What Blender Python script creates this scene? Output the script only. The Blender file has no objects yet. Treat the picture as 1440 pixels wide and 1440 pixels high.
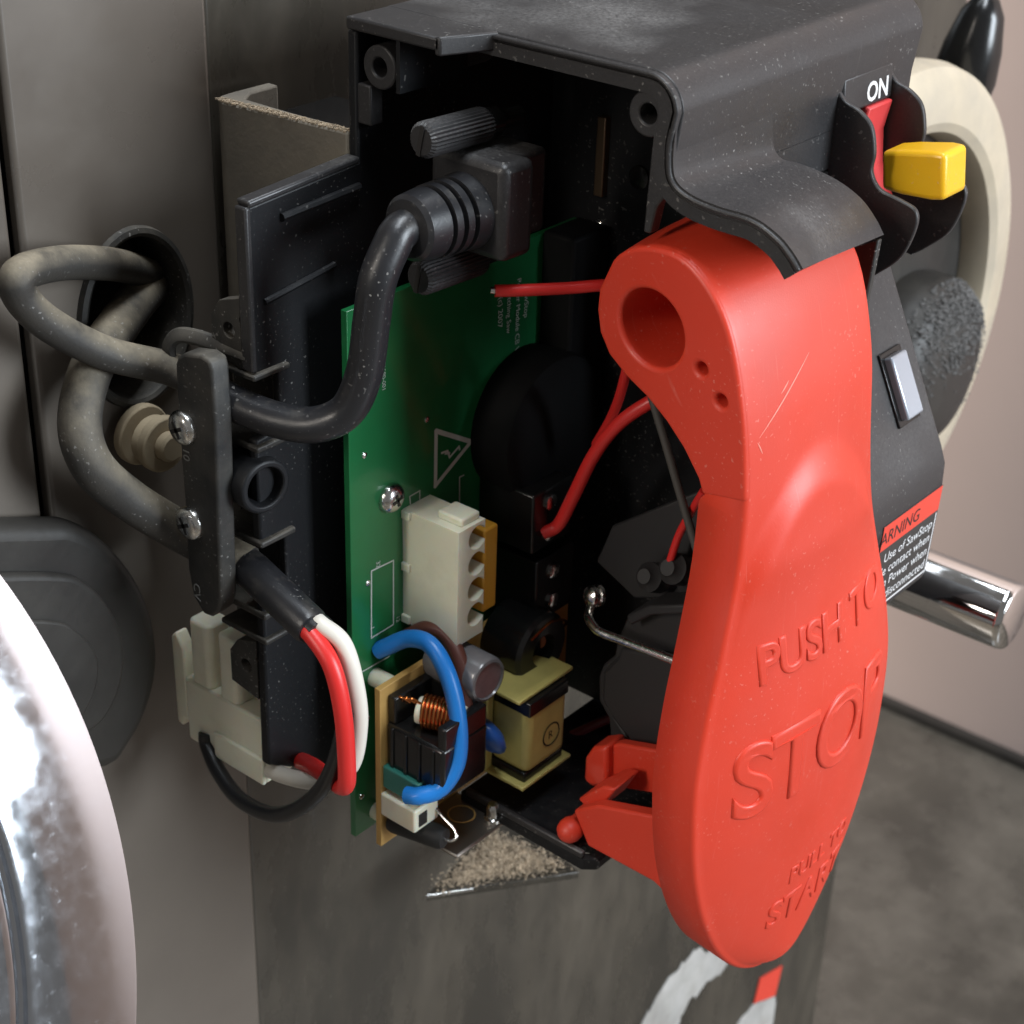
import bpy, bmesh, math, random
from mathutils import Vector, Matrix
random.seed(7)
R = math.radians
S = 0.001                                   # all lengths below are millimetres
sc = bpy.context.scene
col = sc.collection

# ------------------------------------------------------------------ camera
FPX = 2500.0                                # focal length in pixels of a 1440 px wide picture
yaw, pitch, roll = R(38.8), R(29.0), R(-1.9)
fwd = Vector((-math.sin(yaw)*math.cos(pitch), math.cos(yaw)*math.cos(pitch), -math.sin(pitch)))
rgt = Vector((math.cos(yaw), math.sin(yaw), 0)); dwn = fwd.cross(rgt)
CR = math.cos(roll)*rgt + math.sin(roll)*dwn
CD = -math.sin(roll)*rgt + math.cos(roll)*dwn
CAM = Vector((239.36, -215.14, 128.25))
cd = bpy.data.cameras.new('camera'); cam = bpy.data.objects.new('camera', cd); col.objects.link(cam)
cd.sensor_width = 36; cd.lens = FPX*36/1440; cd.clip_start = 0.02; cd.clip_end = 50
cam.matrix_world = Matrix(((CR.x, -CD.x, -fwd.x, CAM.x*S), (CR.y, -CD.y, -fwd.y, CAM.y*S),
                           (CR.z, -CD.z, -fwd.z, CAM.z*S), (0, 0, 0, 1)))
cd.dof.use_dof = True; cd.dof.focus_distance = 0.345; cd.dof.aperture_fstop = 38
sc.camera = cam

# ------------------------------------------------------------------ light: a workshop with ceiling lamps and a window
w = bpy.data.worlds.new('World'); sc.world = w; w.use_nodes = True
w.node_tree.nodes['Background'].inputs[0].default_value = (0.79, 0.76, 0.73, 1)
w.node_tree.nodes['Background'].inputs[1].default_value = 0.20
def area(name, loc, target, sx, sy, watts, color):
    l = bpy.data.lights.new(name, 'AREA'); l.shape = 'RECTANGLE'; l.size = sx; l.size_y = sy
    l.energy = watts; l.color = color
    o = bpy.data.objects.new(name, l); col.objects.link(o); o.location = loc
    o.rotation_euler = (Vector(target)-Vector(loc)).to_track_quat('-Z', 'Y').to_euler()
    return o
area('window_light', (1.8, 0.52, 0.45), (0, 0, -0.05), 0.7, 0.95, 52, (0.83, 0.92, 1.0))
area('ceiling_tube_light', (0.25, 0.15, 1.8), (0, 0, 0), 1.3, 0.35, 34, (0.86, 0.93, 1.0))
area('shop_lamp', (-0.5, -1.7, 0.8), (0, 0, -0.1), 0.9, 0.7, 62, (1.0, 0.92, 0.82))
vs = sc.view_settings; vs.view_transform = 'Standard'; vs.look = 'None'; vs.exposure = 0; vs.gamma = 1
vs.use_curve_mapping = False
sc.cycles.max_bounces = 8

# ------------------------------------------------------------------ helpers
def at(x, y, a, v):
    """point of the place seen at picture position x, y on the plane a = v (mm)"""
    d = CR*(x-720) + CD*(y-720) + fwd*FPX
    i = 'XYZ'.index(a); t = (v-CAM[i])/d[i]
    return CAM + d*t
def V(*a): return Vector(a)
def spline(pts, res=8):
    pts = [Vector(p) for p in pts]
    P = [2*pts[0]-pts[1]] + pts + [2*pts[-1]-pts[-2]]; out = []
    for i in range(1, len(P)-2):
        p0, p1, p2, p3 = P[i-1:i+3]
        for k in range(res):
            t = k/res
            out.append(0.5*(2*p1+(p2-p0)*t+(2*p0-5*p1+4*p2-p3)*t*t+(3*p1-p0-3*p2+p3)*t**3))
    return out+[pts[-1]]
def frame(a):
    a = Vector(a).normalized(); h = V(0, 0, 1) if abs(a.z) < .9 else V(1, 0, 0)
    u = a.cross(h).normalized(); return u, a.cross(u).normalized(), a
class MB:
    def __init__(s): s.v = []; s.f = []
    def add(s, vs, fs):
        n = len(s.v); s.v += [Vector(p) for p in vs]; s.f += [tuple(i+n for i in f) for f in fs]; return s
    def box(s, lo, hi):
        (a, b, c), (d, e, g) = lo, hi
        return s.add([(a,b,c),(d,b,c),(d,e,c),(a,e,c),(a,b,g),(d,b,g),(d,e,g),(a,e,g)],
                     [(3,2,1,0),(4,5,6,7),(0,1,5,4),(1,2,6,5),(2,3,7,6),(3,0,4,7)])
    def obox(s, c, ax, h):
        c = Vector(c); ax = [Vector(a)*k for a, k in zip(ax, h)]
        p = [c+ax[0]*x+ax[1]*y+ax[2]*z for z in (-1, 1) for x, y in ((-1,-1),(1,-1),(1,1),(-1,1))]
        return s.add(p, [(3,2,1,0),(4,5,6,7),(0,1,5,4),(1,2,6,5),(2,3,7,6),(3,0,4,7)])
    def prism(s, poly, axis, lo, hi):
        def m(a, b, c): return {'X': (c, a, b), 'Y': (a, c, b), 'Z': (a, b, c)}[axis]
        n = len(poly)
        return s.add([m(a, b, lo) for a, b in poly]+[m(a, b, hi) for a, b in poly],
                     [tuple(range(n))[::-1], tuple(range(n, 2*n))]+[(i, (i+1) % n, n+(i+1) % n, n+i) for i in range(n)])
    def tube(s, pts, r, n=14, cap=True, flat=None):
        pts = [Vector(p) for p in pts]; m = len(pts)
        rr = r if isinstance(r, (list, tuple)) else [r]*m
        t0 = (pts[1]-pts[0]).normalized(); u, w_, _ = frame(t0); vs = []
        for i, p in enumerate(pts):
            t = (pts[min(i+1, m-1)]-pts[max(i-1, 0)]).normalized()
            u = (u-t*u.dot(t)).normalized(); w_ = t.cross(u)
            for k in range(n):
                a = 2*math.pi*k/n
                vs.append(p+(u*math.cos(a)+w_*math.sin(a)*(flat or 1))*rr[i])
        fs = [(i*n+k, i*n+(k+1) % n, (i+1)*n+(k+1) % n, (i+1)*n+k) for i in range(m-1) for k in range(n)]
        if cap: fs += [tuple(range(n))[::-1], tuple(range((m-1)*n, m*n))]
        return s.add(vs, fs)
    def lathe(s, prof, o, axis, n=32, closed=False):
        o = Vector(o); u, w_, a = frame(axis); vs = []; m = len(prof)
        for r, h in prof:
            for k in range(n):
                t = 2*math.pi*k/n; vs.append(o+a*h+(u*math.cos(t)+w_*math.sin(t))*r)
        fs = [(i*n+k, i*n+(k+1) % n, (i+1)*n+(k+1) % n, (i+1)*n+k) for i in range(m-1) for k in range(n)]
        if closed: fs += [((m-1)*n+k, (m-1)*n+(k+1) % n, (k+1) % n, k) for k in range(n)]
        else: fs += [tuple(range(n))[::-1], tuple(range((m-1)*n, m*n))]
        return s.add(vs, fs)
    def grid(s, rows):
        n = len(rows[0]); vs = [p for r in rows for p in r]
        return s.add(vs, [(i*n+k, i*n+k+1, (i+1)*n+k+1, (i+1)*n+k) for i in range(len(rows)-1) for k in range(n-1)])
    def mesh(s, name, base=V(0, 0, 0)):
        me = bpy.data.meshes.new(name)
        me.from_pydata([tuple((p-base)*S) for p in s.v], [], s.f); me.update()
        bm = bmesh.new(); bm.from_mesh(me); bmesh.ops.recalc_face_normals(bm, faces=bm.faces); bm.to_mesh(me); bm.free()
        return me
    def build(s, name, mat, parent=None, bevel=0, seg=2, angle=38, smooth=True, cut=None, solid=0):
        base = parent['_b'] if parent else V(0, 0, 0)
        base = Vector(base); me = s.mesh(name, base)
        o = bpy.data.objects.new(name, me); col.objects.link(o)
        me.materials.append(mat)
        if cut:
            cme = cut.mesh('cutter', base); co = bpy.data.objects.new('cutter', cme); col.objects.link(co)
            m = o.modifiers.new('b', 'BOOLEAN'); m.object = co; m.operation = 'DIFFERENCE'; m.solver = 'EXACT'; m.use_self = True
            dg = bpy.context.evaluated_depsgraph_get(); me2 = bpy.data.meshes.new_from_object(o.evaluated_get(dg))
            o.modifiers.clear(); o.data = me2; bpy.data.meshes.remove(me); bpy.data.objects.remove(co); bpy.data.meshes.remove(cme); me = me2; me.name = name
            me.materials.clear(); me.materials.append(mat)
        if parent:
            o.parent = parent; o['_b'] = parent['_b']
        else: o['_b'] = (0., 0., 0.)
        if solid:
            m = o.modifiers.new('solid', 'SOLIDIFY'); m.thickness = solid*S; m.offset = -1
        if bevel:
            m = o.modifiers.new('bevel', 'BEVEL'); m.width = bevel*S; m.segments = seg; m.limit_method = 'ANGLE'; m.angle_limit = R(40)
            m.harden_normals = False
        if smooth:
            for p in me.polygons: p.use_smooth = True
            me.set_sharp_from_angle(angle=R(angle))
        return o
def thing(name, label, cat, base, group=None):
    o = bpy.data.objects.new(name, None); col.objects.link(o); o.empty_display_size = 0.005
    o.location = Vector(base)*S; o['_b'] = tuple(base); o['label'] = label; o['category'] = cat
    if group: o['group'] = group
    return o
def tag(o, label, cat, group=None):
    o['label'] = label; o['category'] = cat
    if group: o['group'] = group
    return o
def struct(o): o['kind'] = 'structure'; return o
def text_mb(txt, size, fmap, depth=0.0, bev=0.0, align='LEFT', spacing=1.0, bres=1, res=3, offs=0):
    """lettering laid out flat, then every vertex (x, y, h) placed by fmap"""
    cu = bpy.data.curves.new('t', 'FONT'); cu.body = txt; cu.size = size; cu.extrude = depth; cu.bevel_depth = bev
    cu.bevel_resolution = bres; cu.align_x = align; cu.space_character = spacing; cu.resolution_u = res; cu.offset = offs
    ob = bpy.data.objects.new('t', cu); col.objects.link(ob)
    dg = bpy.context.evaluated_depsgraph_get(); me = bpy.data.meshes.new_from_object(ob.evaluated_get(dg))
    m = MB(); m.add([fmap(v.co.x, v.co.y, v.co.z) for v in me.vertices], [tuple(p.vertices) for p in me.polygons])
    bpy.data.objects.remove(ob); bpy.data.curves.remove(cu); bpy.data.meshes.remove(me)
    return m
def stroke(m, pts, wd, n, h=0.06):
    """a painted line of width wd through pts on a surface with normal n"""
    n = Vector(n)
    for k_, (a, b) in enumerate(zip(pts[:-1], pts[1:])):
        h = h+.006 if k_ else h; a, b = Vector(a), Vector(b); d = (b-a).normalized(); q = n.cross(d).normalized()*wd/2; a = a-d*wd*.4; b = b+d*wd*.4
        m.add([a-q+n*h, b-q+n*h, b+q+n*h, a+q+n*h], [(0, 1, 2, 3)])
    return m

# ------------------------------------------------------------------ materials
def mat(name, color, rough=.5, metal=0, bump=0, bscale=400, dust=0, dcol=(.33, .29, .23), dscale=90, up=0, var=0, vscale=60,
        rvar=0, coat=0, sss=0, spec=.5, stretch=None, dlo=.45, dhi=.7, scratch=0, patch=0, speck=0, spcol=(.5, .48, .45)):
    m = bpy.data.materials.new(name); m.use_nodes = True; nt = m.node_tree; N = nt.nodes; L = nt.links
    b = N['Principled BSDF']; b.inputs['Base Color'].default_value = (*color, 1); b.inputs['Roughness'].default_value = rough
    b.inputs['Metallic'].default_value = metal; b.inputs['Specular IOR Level'].default_value = spec
    if coat: b.inputs['Coat Weight'].default_value = coat; b.inputs['Coat Roughness'].default_value = .12
    if sss:
        b.inputs['Subsurface Weight'].default_value = sss; b.inputs['Subsurface Radius'].default_value = (1, .6, .4)
        b.inputs['Subsurface Scale'].default_value = .002
    geo = N.new('ShaderNodeNewGeometry')
    mp = N.new('ShaderNodeMapping'); L.new(geo.outputs['Position'], mp.inputs[0])
    if stretch: mp.inputs['Scale'].default_value = stretch
    def noise(sc_, det=5, src=None, ro=.55):
        n = N.new('ShaderNodeTexNoise'); n.inputs['Scale'].default_value = sc_; n.inputs['Detail'].default_value = det; n.inputs['Roughness'].default_value = ro
        L.new(src or geo.outputs['Position'], n.inputs['Vector']); return n.outputs['Fac']
    def ramp(src, lo, hi, a=0., b_=1.):
        r = N.new('ShaderNodeMapRange'); r.inputs[1].default_value = lo; r.inputs[2].default_value = hi
        r.inputs[3].default_value = a; r.inputs[4].default_value = b_; L.new(src, r.inputs[0]); return r.outputs[0]
    def mix(fac, a, c):
        x = N.new('ShaderNodeMix'); x.data_type = 'RGBA'
        L.new(fac, x.inputs['Factor'])
        for sock, val in ((x.inputs[6], a), (x.inputs[7], c)):
            if isinstance(val, tuple): sock.default_value = (*val, 1)
            else: L.new(val, sock)
        return x.outputs[2]
    def math_(op, a, c):
        x = N.new('ShaderNodeMath'); x.operation = op; x.use_clamp = True
        for i, val in enumerate((a, c)):
            if isinstance(val, (int, float)): x.inputs[i].default_value = val
            else: L.new(val, x.inputs[i])
        return x.outputs[0]
    base = None; rsock = None
    if var:
        f = ramp(noise(vscale, 6, mp.outputs[0]), .3, .7)
        base = mix(f, tuple(c*(1-var) for c in color), tuple(min(1, c*(1+var)) for c in color))
    if rvar:
        rsock = ramp(noise(vscale*1.7, 6, mp.outputs[0]), .3, .7, max(.02, rough-rvar), min(1, rough+rvar))
    if dust:
        f = ramp(noise(dscale, 8, mp.outputs[0], .65), dlo, dhi)
        if up:
            sx = N.new('ShaderNodeSeparateXYZ'); L.new(geo.outputs['Normal'], sx.inputs[0])
            u = ramp(sx.outputs[2], .0, .9, 1-up, 1); f = math_('MULTIPLY', f, u)
        f = math_('MULTIPLY', f, dust)
        base = mix(f, base if base else color, dcol)
        r0 = N.new('ShaderNodeMix'); r0.data_type = 'FLOAT'; L.new(f, r0.inputs[0])
        if rsock: L.new(rsock, r0.inputs[2])
        else: r0.inputs[2].default_value = rough
        r0.inputs[3].default_value = .95; rsock = r0.outputs[0]
    if scratch:
        n2 = N.new('ShaderNodeTexNoise'); n2.inputs['Scale'].default_value = 55; n2.inputs['Detail'].default_value = 2
        mp2 = N.new('ShaderNodeMapping'); mp2.inputs['Rotation'].default_value = (.4, .9, .3); mp2.inputs['Scale'].default_value = (1, 40, 1)
        L.new(geo.outputs['Position'], mp2.inputs[0]); L.new(mp2.outputs[0], n2.inputs['Vector'])
        f = math_('MULTIPLY', ramp(n2.outputs['Fac'], .68, .74), scratch)
        base = mix(f, base if base else color, dcol)
    if patch:                                   # settled dust patches on upward faces, also painting the housing top's pale highlight
        pn = math_('MULTIPLY', ramp(noise(22, 3), .50, .68), ramp(noise(1500, 4), .25, .8))
        sx = N.new('ShaderNodeSeparateXYZ'); L.new(geo.outputs['Normal'], sx.inputs[0])
        pn = math_('MULTIPLY', pn, ramp(sx.outputs[2], .2, .95)); pn = math_('MULTIPLY', pn, patch)
        base = mix(pn, base if base else color, (.40, .39, .38))
    if speck:                                   # loose bright grains of dust
        pn = math_('MULTIPLY', ramp(noise(1300, 1, None, .3), .69, .74), ramp(noise(60, 3), .40, .70))
        base = mix(math_('MULTIPLY', pn, speck), base if base else color, spcol)
    if base: L.new(base, b.inputs['Base Color'])
    if rsock: L.new(rsock, b.inputs['Roughness'])
    if bump:
        bp = N.new('ShaderNodeBump'); bp.inputs['Strength'].default_value = bump; bp.inputs['Distance'].default_value = .0004
        L.new(noise(bscale, 6), bp.inputs['Height']); L.new(bp.outputs[0], b.inputs['Normal'])
    return m
black = mat('black_plastic', (.016, .0155, .017), .38, bump=.06, bscale=3000, dust=.20, dcol=(.21, .195, .185), dscale=2200, up=.30, rvar=.07, vscale=45, dlo=.25, dhi=.95, scratch=.14, patch=.5, speck=.35)
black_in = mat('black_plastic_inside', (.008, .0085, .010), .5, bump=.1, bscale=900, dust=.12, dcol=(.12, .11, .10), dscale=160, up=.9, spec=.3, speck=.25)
blackdusty = mat('black_plastic_dusty', (.014, .014, .014), .5, bump=.15, bscale=900, dust=.55, dcol=(.24, .21, .165), dscale=110, up=.75, dlo=.35, dhi=.7, speck=.5)
rubber = mat('cord_rubber', (.016, .016, .018), .36, bump=.08, bscale=1500, dust=.30, dcol=(.20, .175, .14), dscale=170, up=.9, dlo=.5, dhi=.8, speck=.6, rvar=.06)
rubberdust = mat('cord_rubber_dusty', (.026, .024, .022), .6, bump=.2, bscale=1300, dust=.95, dcol=(.30, .25, .175), dscale=55, up=.95, dlo=.34, dhi=.60, speck=.4)
red = mat('red_plastic', (.60, .042, .018), .45, rvar=.10, bump=.07, bscale=2500, dust=.10, dcol=(.70, .42, .36), dscale=700, dlo=.66, dhi=.74, var=.05, vscale=25, sss=.08, scratch=.07, spec=.55, speck=.22, spcol=(.75, .50, .42))
green = mat('board_green', (.012, .145, .046), .30, coat=.3, var=.18, vscale=45, bump=.03, bscale=300)
greendark = mat('board_green_copper', (.003, .05, .022), .32, coat=.3)
silk = mat('silkscreen_white', (.55, .58, .55), .6)
tan = mat('board_tan', (.55, .33, .10), .55, var=.2, vscale=80)
nylon = mat('nylon_ivory', (.84, .81, .65), .40, sss=.5, bump=.05, bscale=700, dust=.25, dcol=(.42, .36, .26), dscale=120, dlo=.5, dhi=.8)
chrome = mat('chrome', (.78, .78, .78), .07, 1, dust=.22, dcol=(.45, .41, .36), dscale=260, dlo=.55, dhi=.75, rvar=.05, vscale=120)
chrome_rim = mat('chrome_rim', (.62, .65, .70), .08, 1, bump=.015, bscale=90, dust=.14, dcol=(.5, .46, .40), dscale=420, dlo=.6, dhi=.8, rvar=.03, vscale=160)
chrome_soft = mat('chrome_dusty', (.80, .77, .72), .16, 1, dust=.5, dcol=(.55, .49, .40), dscale=60, dlo=.35, dhi=.8, rvar=.06)
steel = mat('steel_zinc', (.72, .72, .70), .22, 1, bump=.1, bscale=1500, rvar=.1, vscale=400)
brass_dull = mat('dusty_washer', (.40, .32, .21), .8, .2, bump=.2, bscale=900)
cream = mat('chrome_beige_reflection', (.50, .425, .315), .5, dust=.4, dcol=(.36, .32, .27), dscale=50, var=.1)  # beige reflection on the far chrome rim, put in as flat colour
wred = mat('wire_red', (.62, .025, .022), .38, bump=.05); wwhite = mat('wire_white', (.70, .66, .58), .42, bump=.05)
wblack = mat('wire_black', (.012, .012, .013), .32); wblue = mat('wire_blue', (.015, .20, .62), .35, bump=.05)
wbrown = mat('wire_brown', (.13, .045, .032), .4)
yellow = mat('yellow_plastic', (.76, .43, .012), .34, speck=.4, bump=.06, bscale=1500, dust=.12, dcol=(.5, .4, .25), dscale=300, dlo=.6, dhi=.8, sss=.08)
amber = mat('amber_relay', (.62, .30, .03), .4)
tape = mat('transformer_tape', (.60, .52, .17), .38, var=.12, vscale=120, bump=.1, bscale=400)
copper = mat('copper_enamel', (.70, .24, .075), .25, 1); teal = mat('teal_film', (.035, .20, .16), .42, bump=.05)
blackgloss = mat('black_gloss', (.010, .010, .010), .22, bump=.06, bscale=700); capblue = mat('blue_ceramic', (.025, .11, .42), .3)
sleeveclear = mat('grey_sleeve', (.17, .165, .17), .25, var=.2, vscale=200, coat=.3)
ink = mat('black_ink', (.015, .013, .012), .6); labelred = mat('label_red', (.70, .06, .035), .45); labelblack = mat('label_black', (.035, .034, .033), .4)
labelwhite = mat('label_white', (.70, .70, .70), .55); redface = mat('switch_red', (.60, .05, .05), .45)
silver = mat('silver_lens', (.40, .43, .48), .26, .4, coat=.3, speck=.3)
taupe = mat('cabinet_taupe', (.118, .099, .082), .34, bump=.05, bscale=500, dust=.45, dcol=(.15, .127, .10), dscale=11, var=.16, vscale=14, rvar=.10, dlo=.42, dhi=.72)
panelmat = mat('cabinet_black_paint', (.038, .034, .028), .18, bump=.05, bscale=350, dust=.55, dcol=(.15, .125, .092), dscale=17, stretch=(1, 1.5, .6), rvar=.10, vscale=22, dlo=.40, dhi=.78)
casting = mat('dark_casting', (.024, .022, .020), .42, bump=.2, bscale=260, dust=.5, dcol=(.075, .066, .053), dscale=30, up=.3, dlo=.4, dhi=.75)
bracketmat = mat('bracket_dusty', (.14, .125, .105), .75, bump=.3, bscale=700, dust=.8, dcol=(.27, .235, .18), dscale=45, dlo=.3, dhi=.7)
sawdust = mat('sawdust', (.50, .40, .285), .95, bump=1, bscale=900, var=.35, vscale=500)
floorm = mat('workshop_floor', (.085, .074, .060), .22, bump=.08, bscale=40, dust=.42, dcol=(.34, .295, .24), dscale=16, dlo=.42, dhi=.85, var=.35, vscale=7, rvar=.10, speck=.0)
tornpaper = mat('torn_paper', (.40, .39, .37), .8, var=.25, vscale=40, dust=.5, dcol=(.2, .18, .15), dscale=60)
pinkwall = mat('pink_wall', (.56, .44, .395), .7, var=.06, vscale=3)
lint = mat('grey_lint', (.22, .21, .20), 1.0); lintpale = mat('pale_lint', (.13, .125, .12), 1.0); voidblack = mat('matt_black_cover_and_shade', (.005, .005, .0055), .7, spec=.15)

# ------------------------------------------------------------------ setting: saw cabinet, floor, wall
XP = -40.0
struct(MB().box((-2500, -2500, -786), (2500, 1000, -766)).build('floor', floorm, smooth=False))
struct(MB().box((-2500, 990, -766), (2500, 999, -758)).build('wall_shadow_strip', casting, smooth=False))  # dark strip drawing the shadow line where wall meets floor
struct(MB().box((-2500, 1000, -786), (2500, 1030, 1700)).build('wall', pinkwall, smooth=False))
cab = thing('saw_cabinet', 'taupe and black painted steel saw cabinet with dusty streaks behind the switch box', 'cabinet', (XP-20, 100, -600))
hole = at(190, 447, 'X', XP)
hc = [(hole.y+13*math.cos(k*math.pi/32), hole.z+18*math.sin(k*math.pi/32)) for k in range(64)]
MB().box((XP-4, -22, -760), (XP, 28, 420)).build('front_panel', taupe, cab, bevel=1.2, cut=MB().prism(hc, 'X', XP-10, XP+5))
MB().box((XP-4.5, -420, -760), (XP-.6, -24, 420)).build('side_trim_panel', taupe, cab, bevel=1.2)
MB().box((XP-5.5, 28.4, -760), (XP-2, 384, 420)).build('black_panel', panelmat, cab, bevel=1.5)
MB().box((XP-60, -420, -760), (XP-25, 382, 420)).build('inner_carcass', casting, cab)
MB().box((XP-300, 370, -760), (XP-61, 383, 420)).build('far_side_panel', taupe, cab)
# grommet in the cable hole
g = MB(); rows = []
for k in range(73):
    a = 2*math.pi*k/72; c, s_ = math.cos(a), math.sin(a)
    rows.append([V(XP+h, hole.y+(13+r)*c, hole.z+(18+r)*s_) for r, h in ((-.2, -14), (-.2, 0), (.1, 1.3), (.9, 1.8), (1.9, 1.4), (2.2, .05))])
tag(g.grid(rows).build('cable_grommet', blackdusty), 'dusty oval rubber grommet round the cable hole in the taupe panel', 'grommet')
# bracket between cabinet and switch box
br = thing('mounting_bracket', 'dusty brown hollow steel bracket joining cabinet and switch box', 'bracket', (-22, 45, -45))
prof = [(-2.6, 30), (-20, 28.6), (-35, 27)]+[(-35-4.8*math.sin(a), 31.8-4.8*math.cos(a)) for a in (.25, .5, .75, 1.0, 1.25)]+[(-39.8, 33), (-39.8, 44), (-36.8, 44), (-36.8, 36), (-34, 32), (-20, 32), (-2.6, 33)]
MB().prism(prof, 'Z', -45, 22.6).build('channel', bracketmat, br, bevel=.5)
MB().box((-36.4, 33.3, -44), (-2.7, 60.6, 17)).build('inner_shade_block', blackgloss, br)  # black filler added to give the hollow bracket its inner shade
m = MB()
for k in range(900):
    x = random.uniform(-38, -3); y = 30-3.2*min(1, (-x-2.6)/32)+random.uniform(.2, 2.4)
    m.obox((x, y, 22.62+random.uniform(0, .12)), (V(1, .3, .1).normalized(), V(-.3, 1, 0).normalized(), V(0, 0, 1)), [random.uniform(.06, .2)]*3)
o = m.build('dust_crust', sawdust, br, smooth=False); o['kind'] = 'stuff'
# bolt with washers behind the clamp
bc = at(246, 632, 'X', -26)
b = thing('mounting_bolt', 'tan dusty bolt with stacked washers half hidden behind the cord clamp', 'bolt', (XP, bc.y, bc.z))
for h0, r_ in ((0, 6.8), (4.0, 5.4), (6.8, 6.2)):
    MB().lathe([(r_*.5, h0), (r_, h0), (r_, h0+2.4), (r_*.5, h0+2.4)], (-38, bc.y, bc.z), (1, 0, 0), 28, True).build('washer', brass_dull, b, bevel=.4)
MB().lathe([(3.2, -8), (3.2, 11), (2.6, 11.6)], (-38, bc.y, bc.z), (1, 0, 0), 20).build('shank', brass_dull, b)
# dark casting (hand wheel housing) at the left
hb = thing('wheel_housing', 'dark dusty cast iron housing behind the near chrome wheel rim', 'housing', (XP, -45, -85))
def xpoly(px, X_):
    q = [at(x, y, 'X', X_) for x, y in px]; return [(p.y, p.z) for p in spline(q, 5)]
MB().prism(xpoly([(-150, 742), (60, 738), (112, 740), (160, 770), (205, 830), (226, 900), (222, 970), (190, 1045), (130, 1090), (-150, 1100)], -32), 'X', XP+.1, -32).build('casting', casting, hb, bevel=3.5, seg=5)
MB().prism(xpoly([(-150, 815), (70, 808), (125, 822), (165, 870), (178, 925), (165, 985), (130, 1030), (60, 1050), (-150, 1050)], -29), 'X', -31.9, -29).build('raised_pad', casting, hb, bevel=1.4, seg=4)
MB().prism(xpoly([(-150, 880), (60, 872), (110, 890), (138, 930), (125, 990), (80, 1020), (-150, 1020)], -28), 'X', -28.95, -27.6).build('cover_plate', casting, hb, bevel=.8, seg=3)
# near chrome hand wheel rim
wc = V(9.5, -184.2, -75.7); wa = V(.93, -.05, .36).normalized(); wu, wv, _ = frame(wa)
nw = thing('hand_wheel', 'large near chrome hand wheel rim cut off at the lower left', 'hand wheel', wc)
pr = [(127.6, -7), (128.2, -5), (128.2, -.3), (128.05, -.05), (127.7, 0), (121, .7), (115, 1.2), (109, 1.5), (105.6, 1.5), (104.8, 1.3), (104.3, .5), (103.6, .2), (103.0, .9), (102.2, 1.6), (100.8, 1.8), (94, 1.6), (88, .8), (86.5, -.6), (86.2, -4), (87, -9), (91, -11), (123, -10)]
MB().lathe([(r_+.1, h_) for r_, h_ in pr], wc, wa, 180, True).build('rim', chrome_rim, nw, angle=28)
for k in range(3):
    a = R(200+k*120); d = wu*math.cos(a)+wv*math.sin(a); q = wa.cross(d)
    MB().obox(wc+d*52-wa*3, (d, q, wa), (40, 8, 3)).build('spoke', chrome_soft, nw, bevel=2)
MB().lathe([(16, -16), (16, 4), (13, 8), (0.1, 8)], wc, wa, 32).build('hub', chrome_soft, nw)
# far hand wheel, its hub, crank handle and knob
fw = V(0, 263.1, -92.2)
fwt = thing('tilt_hand_wheel', 'far chrome hand wheel with beige reflection coloured into its rim showing behind the switch box', 'hand wheel', fw)
pr = [(85, -6), (85.3, -2), (84, 3), (79, 6), (68, 7), (65, 5.5), (63.5, 1), (63.5, -6), (66, -9), (82, -9)]
MB().lathe(pr, fw, (1, 0, 0), 96, True).build('rim', cream, fwt, angle=30)
MB().lathe([(63.4, -8), (63.4, -4), (30, -8), (30, -14)], fw, (1, 0, 0), 64).build('web', casting, fwt)
hv = at(1322, 520, 'X', 8)
hu = V(-30, hv.y, hv.z)
lk = thing('locking_knob', 'dusty dark grey round locking knob in front of the far hand wheel', 'knob', hu)
MB().lathe([(26, 0), (30, 6), (31, 30), (29.5, 36), (25, 40), (16, 42.4), (0.1, 43.4)], hu, (1, 0, 0), 48).build('knob_body', casting, lk)
m = MB()
for k in range(4200):
    rr = 30.5*random.random()**.6; a = math.pi/2+random.gauss(0, .75)
    if random.random() > .25+.75*rr/30: continue
    xx = 43.4-.0042*rr**2-(max(0, rr-24)**2)*.13
    p = hu+V(xx+random.uniform(-.3, .4), rr*math.cos(a), rr*math.sin(a)); s_ = random.choice((.1, .14, .2, .3, .45))
    ax = Matrix.Rotation(random.uniform(0, 3), 3, V(random.random(), random.random(), 1).normalized())
    m.obox(p, (ax.col[0], ax.col[1], ax.col[2]), (s_, s_*.7, s_*.5))
o = m.build('dust_layer', lintpale, lk, smooth=False); o['kind'] = 'stuff'
rA = at(1250, 800, 'Y', 190); rB = at(1421, 871, 'Y', 190)
rd = thing('crank_handle', 'chrome crank handle rod sticking out right of the warning label', 'handle', rA)
dx = (rB.x-rA.x)
MB().lathe([(9.6, -30), (9.6, dx-1), (9.2, dx+.6), (8.4, dx+1), (0.1, dx+1)], rA, (1, 0, 0), 48).build('grip', chrome, rd, angle=50)
MB().lathe([(5, -80), (5, -29)], rA, (1, 0, 0), 24).build('stem', steel, rd)
kb = at(1368, 66, 'X', -10)
kn = thing('lever_knob', 'black tapered plastic lever knob in the upper right background', 'knob', kb)
MB().lathe([(6, -18), (10, -15), (10.5, -10), (9.5, 0), (7, 11), (4, 16), (.1, 18)], kb-V(0, 0, 0), V(.12, .05, .95), 32).build('grip', blackgloss, kn)
MB().tube([kb+V(-6, -3, -26), kb+V(-20, -6, -60), kb+V(-45, -8, -90)], 4).build('lever', steel, kn)
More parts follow.
